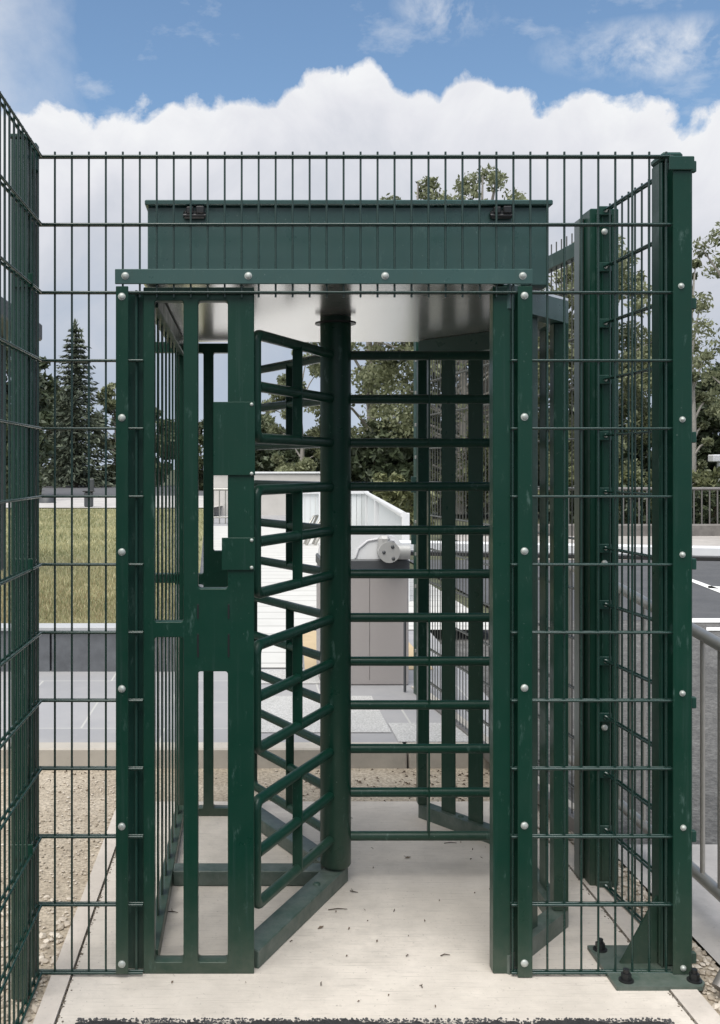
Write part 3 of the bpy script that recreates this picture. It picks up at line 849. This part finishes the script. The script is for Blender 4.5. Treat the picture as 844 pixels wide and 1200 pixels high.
# pale lamp on post at far right
lm = thing('bollard_light', (0, 0, 0), 'white flat-topped light post above the shrubs at the right edge', 'lamp')
l0 = at(844, 600, 25); lm.location = (l0.x, 25, .1)
MB().box(l0.x-.06, l0.x+.06, 24.95, 25.05, .1, 1.64, .01).build('post', WHITEP, lm)
MB().box(l0.x-.24, l0.x+.24, 24.85, 25.15, 1.64, 1.82, .02).build('lamp_head', WHITEP, lm)
# shelter at far left
sh_ = thing('shelter', (-3.4, 10, .345), 'dark flat-roofed shelter at the left edge behind the mesh', 'shelter')
MB().box(-4.8, -2.36, 9.4, 11.5, 2.95, 3.15, .02).build('roof', CHARC, sh_)
for (a, b) in ((-4.6, 9.6), (-2.75, 9.6), (-4.6, 11.2), (-2.75, 11.2)): MB().tube([(a, b, .345), (a, b, 2.95)], .04, 10).build('post', CHARC, sh_)

# ================================================================== TREES
def crown_mesh(name, mat, parent, clumps, leaf, n, seed, flat=.0):
    """leaf quads gathered in clumps: clumps = [(cx,cy,cz,rx,ry,rz,weight)]"""
    r = np.random.RandomState(seed)
    w = np.array([c[6] for c in clumps], float); w /= w.sum()
    ci = r.choice(len(clumps), n, p=w)
    cl = np.array([c[:6] for c in clumps])[ci]
    dirs = r.randn(n, 3); dirs /= np.linalg.norm(dirs, axis=1)[:, None]
    rad = r.rand(n, 1)**.45
    P = cl[:, :3]+dirs*rad*cl[:, 3:6]
    A = r.randn(n, 3); A[:, 2] -= flat; A /= np.linalg.norm(A, axis=1)[:, None]
    B = np.cross(A, r.randn(n, 3)); B /= np.linalg.norm(B, axis=1)[:, None]
    s = leaf*(.6+.8*r.rand(n, 1))
    o = np.array(tuple(wloc(parent)))
    V = np.stack([P-A*s, P-B*s*.45, P+A*s, P+B*s*.45], 1).reshape(-1, 3)-o
    Fc = np.arange(4*n).reshape(-1, 4)
    me = bpy.data.meshes.new(name); me.from_pydata(V.tolist(), [], Fc.tolist()); me.materials.append(mat)
    ob = bpy.data.objects.new(name, me); COL.objects.link(ob); ob.parent = parent
    return ob

def tree(px, ytop, ybase, d, wpx, label, mat, leaf=.16, n=5000, seed=1, gap=.5, bark=BARK, zg=0.0, low=.15, name='broadleaf_tree', nclump=34, cat='tree'):
    S = F/d; base = Vector(((px-PX)/S, d, zg)); H = (PY-ytop)/S+CAMZ-zg; W = wpx/S
    t = thing(name, base, label, cat, 'trees beyond the fence')
    r = random.Random(seed)
    tr = MB(); tr.tube([base, base+Vector((W*.03, 0, H*.35)), base+Vector((-W*.02, 0, H*.7)), base+Vector((0, 0, H*.93))], [H*.018, H*.013, H*.007, H*.002], 8)
    clumps = []
    for i in range(nclump):
        h = low+(1-low)*((i+r.random())/nclump)
        f = math.sin(math.pi*min(1, (h-low*.6)/(1.03-low*.6)))**.6*1.0+.12
        a = r.uniform(0, 6.28); q_ = r.uniform(.25, 1)**.6*W/2*f*.82
        c = base+Vector((math.cos(a)*q_, math.sin(a)*q_*.8, h*H*.94))
        rr = W*(.075+.07*r.random())*(1 if h < .85 else .7)
        clumps.append((c.x, c.y, c.z, rr*1.15, rr*1.15, rr*.85, rr**2))
        if i % 2 == 0:
            p0 = base+Vector((0, 0, h*H*.72)); mid = p0.lerp(c, .55)+Vector((0, 0, H*.015))
            tr.tube([p0, mid, c], [H*.006, H*.004, H*.0015], 5)
    tr.build('trunk', bark, t)
    crown_mesh('crown', mat, t, clumps, leaf, n, seed)
    return t

def mass(px0, px1, ytop, d, label, mat, leaf, n, seed, zg=0.0, name='shrub', nclump=16, dep=1.5, jag=.25, cat='shrub', zbot=None):
    S = F/d; x0, x1 = (px0-PX)/S, (px1-PX)/S; H = (PY-ytop)/S+CAMZ-zg
    base = Vector(((x0+x1)/2, d, zg)); t = thing(name, base, label, cat, 'shrubs and hedges behind the fence')
    r = random.Random(seed); clumps = []; st = MB()
    for i in range(nclump):
        x = x0+(x1-x0)*((i+.5*r.random()+.25)/nclump); hh = H*(1-jag*r.random())
        k = max(2, int(hh/((x1-x0)/nclump*1.4)))
        rr = max((x1-x0)/nclump*.85, hh/k*.55)
        for j in range(k):
            clumps.append((x+r.uniform(-.3, .3)*rr, d+r.uniform(-.5, .5)*dep, zg+hh*(j+.6)/k-.2*rr, rr, rr, hh/k*.62, 1))
        if i % 5 == 2: MB().tube([(x, d, zg), (x+.1*rr, d, zg+hh*.7)], [.04, .015], 5).build('stem', BARK, t)
    crown_mesh('foliage', mat, t, clumps, leaf, n, seed)
    return t

tree(538, 222, 570, 30, 260, 'tall pale-leaved birch rising behind the turnstile housing', LF_BIRCH, .08, 30000, 3, bark=BARKW, zg=.1, low=.07, nclump=110)
tree(490, 184, 570, 31.5, 120, 'slender birch whose ragged tip shows above the middle of the housing', LF_BIRCH, .08, 8000, 51, bark=BARKW, zg=.1, low=.4, nclump=52)
tree(566, 176, 570, 31, 140, 'slender birch whose tip shows above the right half of the housing', LF_BIRCH, .08, 10000, 52, bark=BARKW, zg=.1, low=.4, nclump=56)
tree(432, 228, 570, 33, 150, 'slimmer birch just left of the tall one, behind the rotor column', LF_BIRCH, .08, 15000, 11, bark=BARKW, zg=.1, low=.08, nclump=46)
tree(352, 400, 565, 38, 90, 'young birch behind the left rotor bars', LF_BIRCH, .085, 7000, 12, bark=BARKW, zg=.1, low=.1, nclump=24)
tree(700, 262, 575, 27, 170, 'leafy tree behind the right mesh panels', LF_BIRCH, .07, 28000, 4, bark=BARKW, zg=.05, low=.06, nclump=70)
tree(868, 235, 575, 22, 170, 'sparse drooping tree with airy branches at the right edge', LF_BIRCH, .055, 9000, 5, bark=BARKW, zg=.05, low=.35, nclump=44)
tree(810, 275, 570, 26, 60, 'narrow airy tree directly beside the right corner post', LF_BIRCH, .06, 6000, 15, bark=BARKW, zg=.05, low=.1, nclump=22)
tree(858, 420, 575, 34, 150, 'dense dark round tree at the right edge', LF_DARK, .11, 20000, 6, zg=.05, low=.05, nclump=60)
tree(775, 400, 575, 36, 130, 'dark tree half hidden by the right corner post', LF_DARK, .11, 14000, 16, zg=.05, low=.05, nclump=40)
tree(620, 385, 575, 38, 150, 'dark bushy tree behind the guard cage', LF_DARK, .16, 9000, 17, zg=.05, low=.04, nclump=46)
tree(300, 480, 570, 48, 110, 'round dark green tree left of the rotor column, far off', LF_MID, .17, 9000, 7, zg=.1, low=.04, nclump=34)
tree(235, 488, 570, 50, 70, 'small dark tree seen through the slatted panel windows', LF_MID, .17, 6000, 8, zg=.1, low=.04, nclump=26)
tree(60, 448, 572, 62, 70, 'grey-green bushy tree left of the spruce', LF_MID, .2, 11000, 9, zg=.37, low=.03, nclump=60)
tree(135, 440, 572, 60, 60, 'feathery pale tree right of the spruce', LF_BIRCH, .17, 8000, 10, zg=.37, low=.05, nclump=50, bark=BARKW)
tree(20, 395, 572, 40, 110, 'broad dark tree behind the left mesh panel', LF_DARK, .16, 12000, 14, zg=.37, low=.04, nclump=60)
tree(175, 470, 570, 60, 80, 'dark tree mostly hidden by the left clamp strap', LF_MID, .2, 8000, 19, zg=.37, low=.04, nclump=50)
for i, (a, b, yt, d, mt, lb) in enumerate([(290, 380, 505, 42, LF_DARK, 'long dark hedge behind the low pale wall'),
        (395, 500, 490, 30, LF_DARK, 'dark hedge behind the white boarding'), (500, 640, 470, 32, LF_DARK, 'dark hedge behind the guard slats'),
        (640, 800, 480, 30, LF_DARK, 'dark hedge behind the right mesh panel')]):
    mass(a, b, yt, d, lb, mt, .15, 7000, 30+i, zg=.05, name='hedge', nclump=18, cat='hedge')
mass(640, 900, 543, 22.5, 'pale green shrubs above the street railing', LF_LITE, .075, 12000, 40, zg=.05, nclump=36, dep=.8)
mass(640, 900, 565, 21.7, 'darker undergrowth right behind the street railing', LF_DARK, .07, 7000, 41, zg=.05, nclump=36, dep=.5)
mass(440, 505, 555, 24, 'pale grassy shrub above the white boarding', LF_LITE, .09, 2500, 42, zg=.05, nclump=12, dep=.6)
mass(45, 140, 556, 66, 'low hedge at the foot of the spruce', LF_DARK, .2, 3500, 43, zg=.37, nclump=20, dep=1)
mass(-40, 45, 470, 34, 'dark shrubs behind the left mesh panel', LF_DARK, .14, 5000, 44, zg=.37, nclump=14, dep=1)

# spruce
def spruce(px, ytop, d, wpx, zg, label):
    S = F/d; base = Vector(((px-PX)/S, d, zg)); H = (PY-ytop)/S+CAMZ-zg; W = wpx/S
    t = thing('spruce_tree', base, label, 'tree', 'trees beyond the fence')
    MB().tube([base, base+Vector((0, 0, H*.97))], [H*.018, H*.002], 8).build('trunk', BARK, t)
    r = np.random.RandomState(2); P = []; A = []
    lv = 30
    for i in range(lv):
        f = i/lv; z = zg+H*(.05+.93*f); R = W/2*(.09+.91*(1-f)**1.05)*(.82+.3*r.rand())
        nb = int(12-5*f)
        for b in range(nb):
            a = b/nb*6.283+r.rand()*.8; L = R*(.65+.5*r.rand()); m = int(34*(L/(W/2))+12)
            for k in range(m):
                s = (k+r.rand())/m; sag = -.22*L*s+.16*L*s*s*s
                p = (base.x+math.cos(a)*L*s, d+math.sin(a)*L*s, z+sag)
                sp = .10*L*(1.15-s)+.05
                P.append((p[0]+r.randn()*sp, p[1]+r.randn()*sp, p[2]+r.randn()*sp*.45-.03))
                A.append((math.cos(a)+r.randn()*.5, math.sin(a)+r.randn()*.5, -.35+r.randn()*.35))
    for k in range(60): P.append((base.x+r.randn()*.05, d+r.randn()*.05, zg+H*(.93+.07*r.rand()))); A.append((r.randn()*.4, r.randn()*.4, 1))
    P = np.array(P); A = np.array(A); A /= np.linalg.norm(A, axis=1)[:, None]; n = len(P)
    B = np.cross(A, r.randn(n, 3)); B /= np.linalg.norm(B, axis=1)[:, None]
    s = (.19*(.6+.8*r.rand(n, 1)))
    V = np.stack([P-A*s, P-B*s*.3, P+A*s, P+B*s*.3], 1).reshape(-1, 3)-np.array(tuple(base))
    me = bpy.data.meshes.new('crown'); me.from_pydata(V.tolist(), [], np.arange(4*n).reshape(-1, 4).tolist()); me.materials.append(LF_CON)
    ob = bpy.data.objects.new('crown', me); COL.objects.link(ob); ob.parent = t
spruce(88, 376, 58, 136, .37, 'tall dark pointed spruce beyond the lawn at the left')

# ================================================================== WORLD & LIGHT
w = bpy.data.worlds.new('World'); C.world = w; w.use_nodes = True
nt = w.node_tree; nt.nodes.clear(); L = nt.links
SUN_EL, SUN_AZ = math.radians(67), math.radians(200)   # azimuth clockwise from +Y
sky = N(nt, 'ShaderNodeTexSky', sky_type='NISHITA'); sky.sun_disc = False
sky.sun_elevation = SUN_EL; sky.sun_rotation = SUN_AZ; sky.air_density = 1.0; sky.dust_density = .6; sky.ozone_density = 1.6
bg1 = N(nt, 'ShaderNodeBackground'); bg1.inputs['Strength'].default_value = .125; tint = N(nt, 'ShaderNodeMix', data_type='RGBA', blend_type='MULTIPLY'); tint.inputs['Factor'].default_value = 1
L.new(sky.outputs[0], tint.inputs['A']); tint.inputs['B'].default_value = (.92, 1.0, 1.0, 1); L.new(tint.outputs['Result'], bg1.inputs['Color'])
tc = N(nt, 'ShaderNodeTexCoord'); sx = N(nt, 'ShaderNodeSeparateXYZ'); L.new(tc.outputs['Generated'], sx.inputs[0])
def M_(op, a, b=None, c=None, clamp=False):
    n = N(nt, 'ShaderNodeMath', operation=op); n.use_clamp = clamp
    for i, v in enumerate((a, b, c)):
        if v is None: continue
        if isinstance(v, (int, float)): n.inputs[i].default_value = v
        else: L.new(v, n.inputs[i])
    return n.outputs[0]
xx_, yy_, zz_ = sx.outputs
az = M_('ARCTAN2', xx_, yy_)
hl = M_('SQRT', M_('ADD', M_('MULTIPLY', xx_, xx_), M_('MULTIPLY', yy_, yy_)))
el = M_('DIVIDE', zz_, M_('MAXIMUM', hl, .001))
fc = N(nt, 'ShaderNodeFloatCurve'); cv = fc.mapping.curves[0]
# curve x = azimuth mapped (-0.6..0.8 -> 0..1), y = cloud top elevation tangent
def azm(px): return (math.atan2((px-PX), F)+.6)/1.4
def elv(px, py): return (PY-py)/math.hypot(F, px-PX)
ptsc = [(0.0, .40), (azm(-120), .39), (azm(0), elv(0, 128)), (azm(55), elv(55, 118)), (azm(110), elv(110, 122)), (azm(200), elv(200, 104)), (azm(310), elv(310, 92)), (azm(370), elv(370, 76)),
        (azm(430), elv(430, 64)), (azm(480), elv(480, 84)), (azm(575), elv(575, 80)), (azm(610), elv(610, 106)), (azm(700), elv(700, 106)), (azm(760), elv(760, 118)), (azm(844), elv(844, 110)), (1.0, .42)]
while len(cv.points) < len(ptsc): cv.points.new(.5, .5)
for p, q in zip(cv.points, ptsc): p.location = q; p.handle_type = 'AUTO'
fc.mapping.update()
L.new(M_('DIVIDE', M_('ADD', az, .6), 1.4), fc.inputs['Value'])
def wn(scale, det, rough, dist=0):
    n = N(nt, 'ShaderNodeTexNoise'); n.inputs['Scale'].default_value = scale; n.inputs['Detail'].default_value = det
    n.inputs['Roughness'].default_value = rough; n.inputs['Distortion'].default_value = dist
    L.new(tc.outputs['Generated'], n.inputs['Vector']); return n.outputs['Fac']
bil = wn(16, 9, .62, .3); big = wn(4.5, 6, .55); det = wn(9, 8, .6, .5)
vor = []
for vs_, vr in ((13, .2), (34, .2)):
    v_ = N(nt, 'ShaderNodeTexVoronoi', feature='SMOOTH_F1'); v_.inputs['Scale'].default_value = vs_; v_.inputs['Smoothness'].default_value = vr
    L.new(tc.outputs['Generated'], v_.inputs['Vector']); vor.append(v_.outputs['Distance'])
bil2 = wn(48, 8, .6, .2)
puff = M_('ADD', M_('ADD', M_('MULTIPLY', M_('SUBTRACT', .42, vor[0]), .030), M_('MULTIPLY', M_('SUBTRACT', .42, vor[1]), .022)), M_('MULTIPLY', M_('SUBTRACT', bil2, .5), .022))
thr = M_('ADD', M_('ADD', fc.outputs[0], puff), M_('MULTIPLY', M_('SUBTRACT', bil, .5), .055))
edge_ = M_('MULTIPLY', M_('SUBTRACT', thr, el), 95, clamp=True)
# wisps in the blue
mpw = N(nt, 'ShaderNodeMapping'); mpw.inputs['Scale'].default_value = (1, 1, 2.2); mpw.inputs['Location'].default_value = (.37, .1, .62); L.new(tc.outputs['Generated'], mpw.inputs['Vector'])
wnn = N(nt, 'ShaderNodeTexNoise'); wnn.inputs['Scale'].default_value = 6.5; wnn.inputs['Detail'].default_value = 9; wnn.inputs['Roughness'].default_value = .62; L.new(mpw.outputs[0], wnn.inputs['Vector'])
wisp = M_('MULTIPLY', M_('MULTIPLY', M_('SUBTRACT', wnn.outputs['Fac'], .565), 4.0, clamp=True), .75)
wfine = wn(17, 10, .62, .25)
def blob(px, py, ra, re, k):
    a_ = M_('DIVIDE', M_('SUBTRACT', az, math.atan2(px-PX, F)), ra); e_ = M_('DIVIDE', M_('SUBTRACT', el, elv(px, py)), re)
    e_ = M_('ADD', e_, M_('MULTIPLY', a_, .35))
    r2_ = M_('ADD', M_('MULTIPLY', a_, a_), M_('MULTIPLY', e_, e_))
    return M_('MULTIPLY', M_('MULTIPLY', M_('SUBTRACT', 1.0, r2_, clamp=True), M_('MULTIPLY', M_('SUBTRACT', wfine, .42), 4.2, clamp=True)), k)
hz_ = M_('MULTIPLY', M_('MULTIPLY', M_('DIVIDE', M_('SUBTRACT', M_('ADD', M_('MULTIPLY', M_('SUBTRACT', wn(7, 8, .6, .4), .5), .22), math.atan2(120-PX, F)), az), .15), M_('ADD', M_('MULTIPLY', det, 1.2), .15), clamp=True), .92)
wisp = M_('MAXIMUM', M_('MAXIMUM', wisp, hz_), M_('MAXIMUM', blob(520, 14, .055, .034, .75), blob(780, 58, .125, .036, .85)))
mask = M_('MAXIMUM', edge_, wisp)
cr = N(nt, 'ShaderNodeValToRGB'); e = cr.color_ramp.elements
# cloud tone by depth below its top, broken up by noise
dep = M_('ADD', M_('MULTIPLY', M_('SUBTRACT', thr, el), 2.5), M_('ADD', M_('MULTIPLY', M_('SUBTRACT', det, .5), .7), M_('MULTIPLY', vor[0], .10)))
L.new(dep, cr.inputs['Fac'])
for i, (p, c) in enumerate([(0, (.92, .93, .95)), (.2, (.80, .81, .86)), (.45, (.63, .66, .73)), (.75, (.47, .54, .65)), (1, (.58, .66, .78))]):
    if i > 1: e.new(p)
for i, (p, c) in enumerate([(0, (.92, .93, .95)), (.2, (.80, .81, .86)), (.45, (.63, .66, .73)), (.75, (.47, .54, .65)), (1, (.58, .66, .78))]):
    e[i].position = p; e[i].color = (*c, 1)
bg2 = N(nt, 'ShaderNodeBackground'); bg2.inputs['Strength'].default_value = .80; L.new(cr.outputs[0], bg2.inputs['Color'])
ms = N(nt, 'ShaderNodeMixShader'); L.new(mask, ms.inputs[0]); L.new(bg1.outputs[0], ms.inputs[1]); L.new(bg2.outputs[0], ms.inputs[2])
wo = N(nt, 'ShaderNodeOutputWorld'); L.new(ms.outputs[0], wo.inputs['Surface'])

sun = bpy.data.lights.new('sun', 'SUN'); sun.energy = 3.7; sun.angle = math.radians(58); sun.color = (1, .96, .90)
so = bpy.data.objects.new('sun', sun); COL.objects.link(so)
dirv = Vector((math.sin(SUN_AZ)*math.cos(SUN_EL), math.cos(SUN_AZ)*math.cos(SUN_EL), math.sin(SUN_EL)))
so.rotation_euler = (-dirv).to_track_quat('-Z', 'Y').to_euler(); so.location = dirv*20

cam = bpy.data.cameras.new('camera'); co = bpy.data.objects.new('camera', cam); COL.objects.link(co); C.camera = co
co.location = (0, 0, CAMZ); co.rotation_euler = (math.radians(90), 0, 0)
cam.sensor_fit = 'HORIZONTAL'; cam.sensor_width = 36; cam.lens = 36*F/844
cam.shift_x = (422-PX)/844; cam.shift_y = -(600-PY)/844
cam.clip_end = 3000; cam.clip_start = .02
C.view_settings.view_transform = 'Standard'; C.view_settings.look = 'None'; C.view_settings.gamma = 1; C.view_settings.exposure = .3
C.cycles.max_bounces = 5; C.cycles.transmission_bounces = 2; C.cycles.diffuse_bounces = 3; C.cycles.glossy_bounces = 3
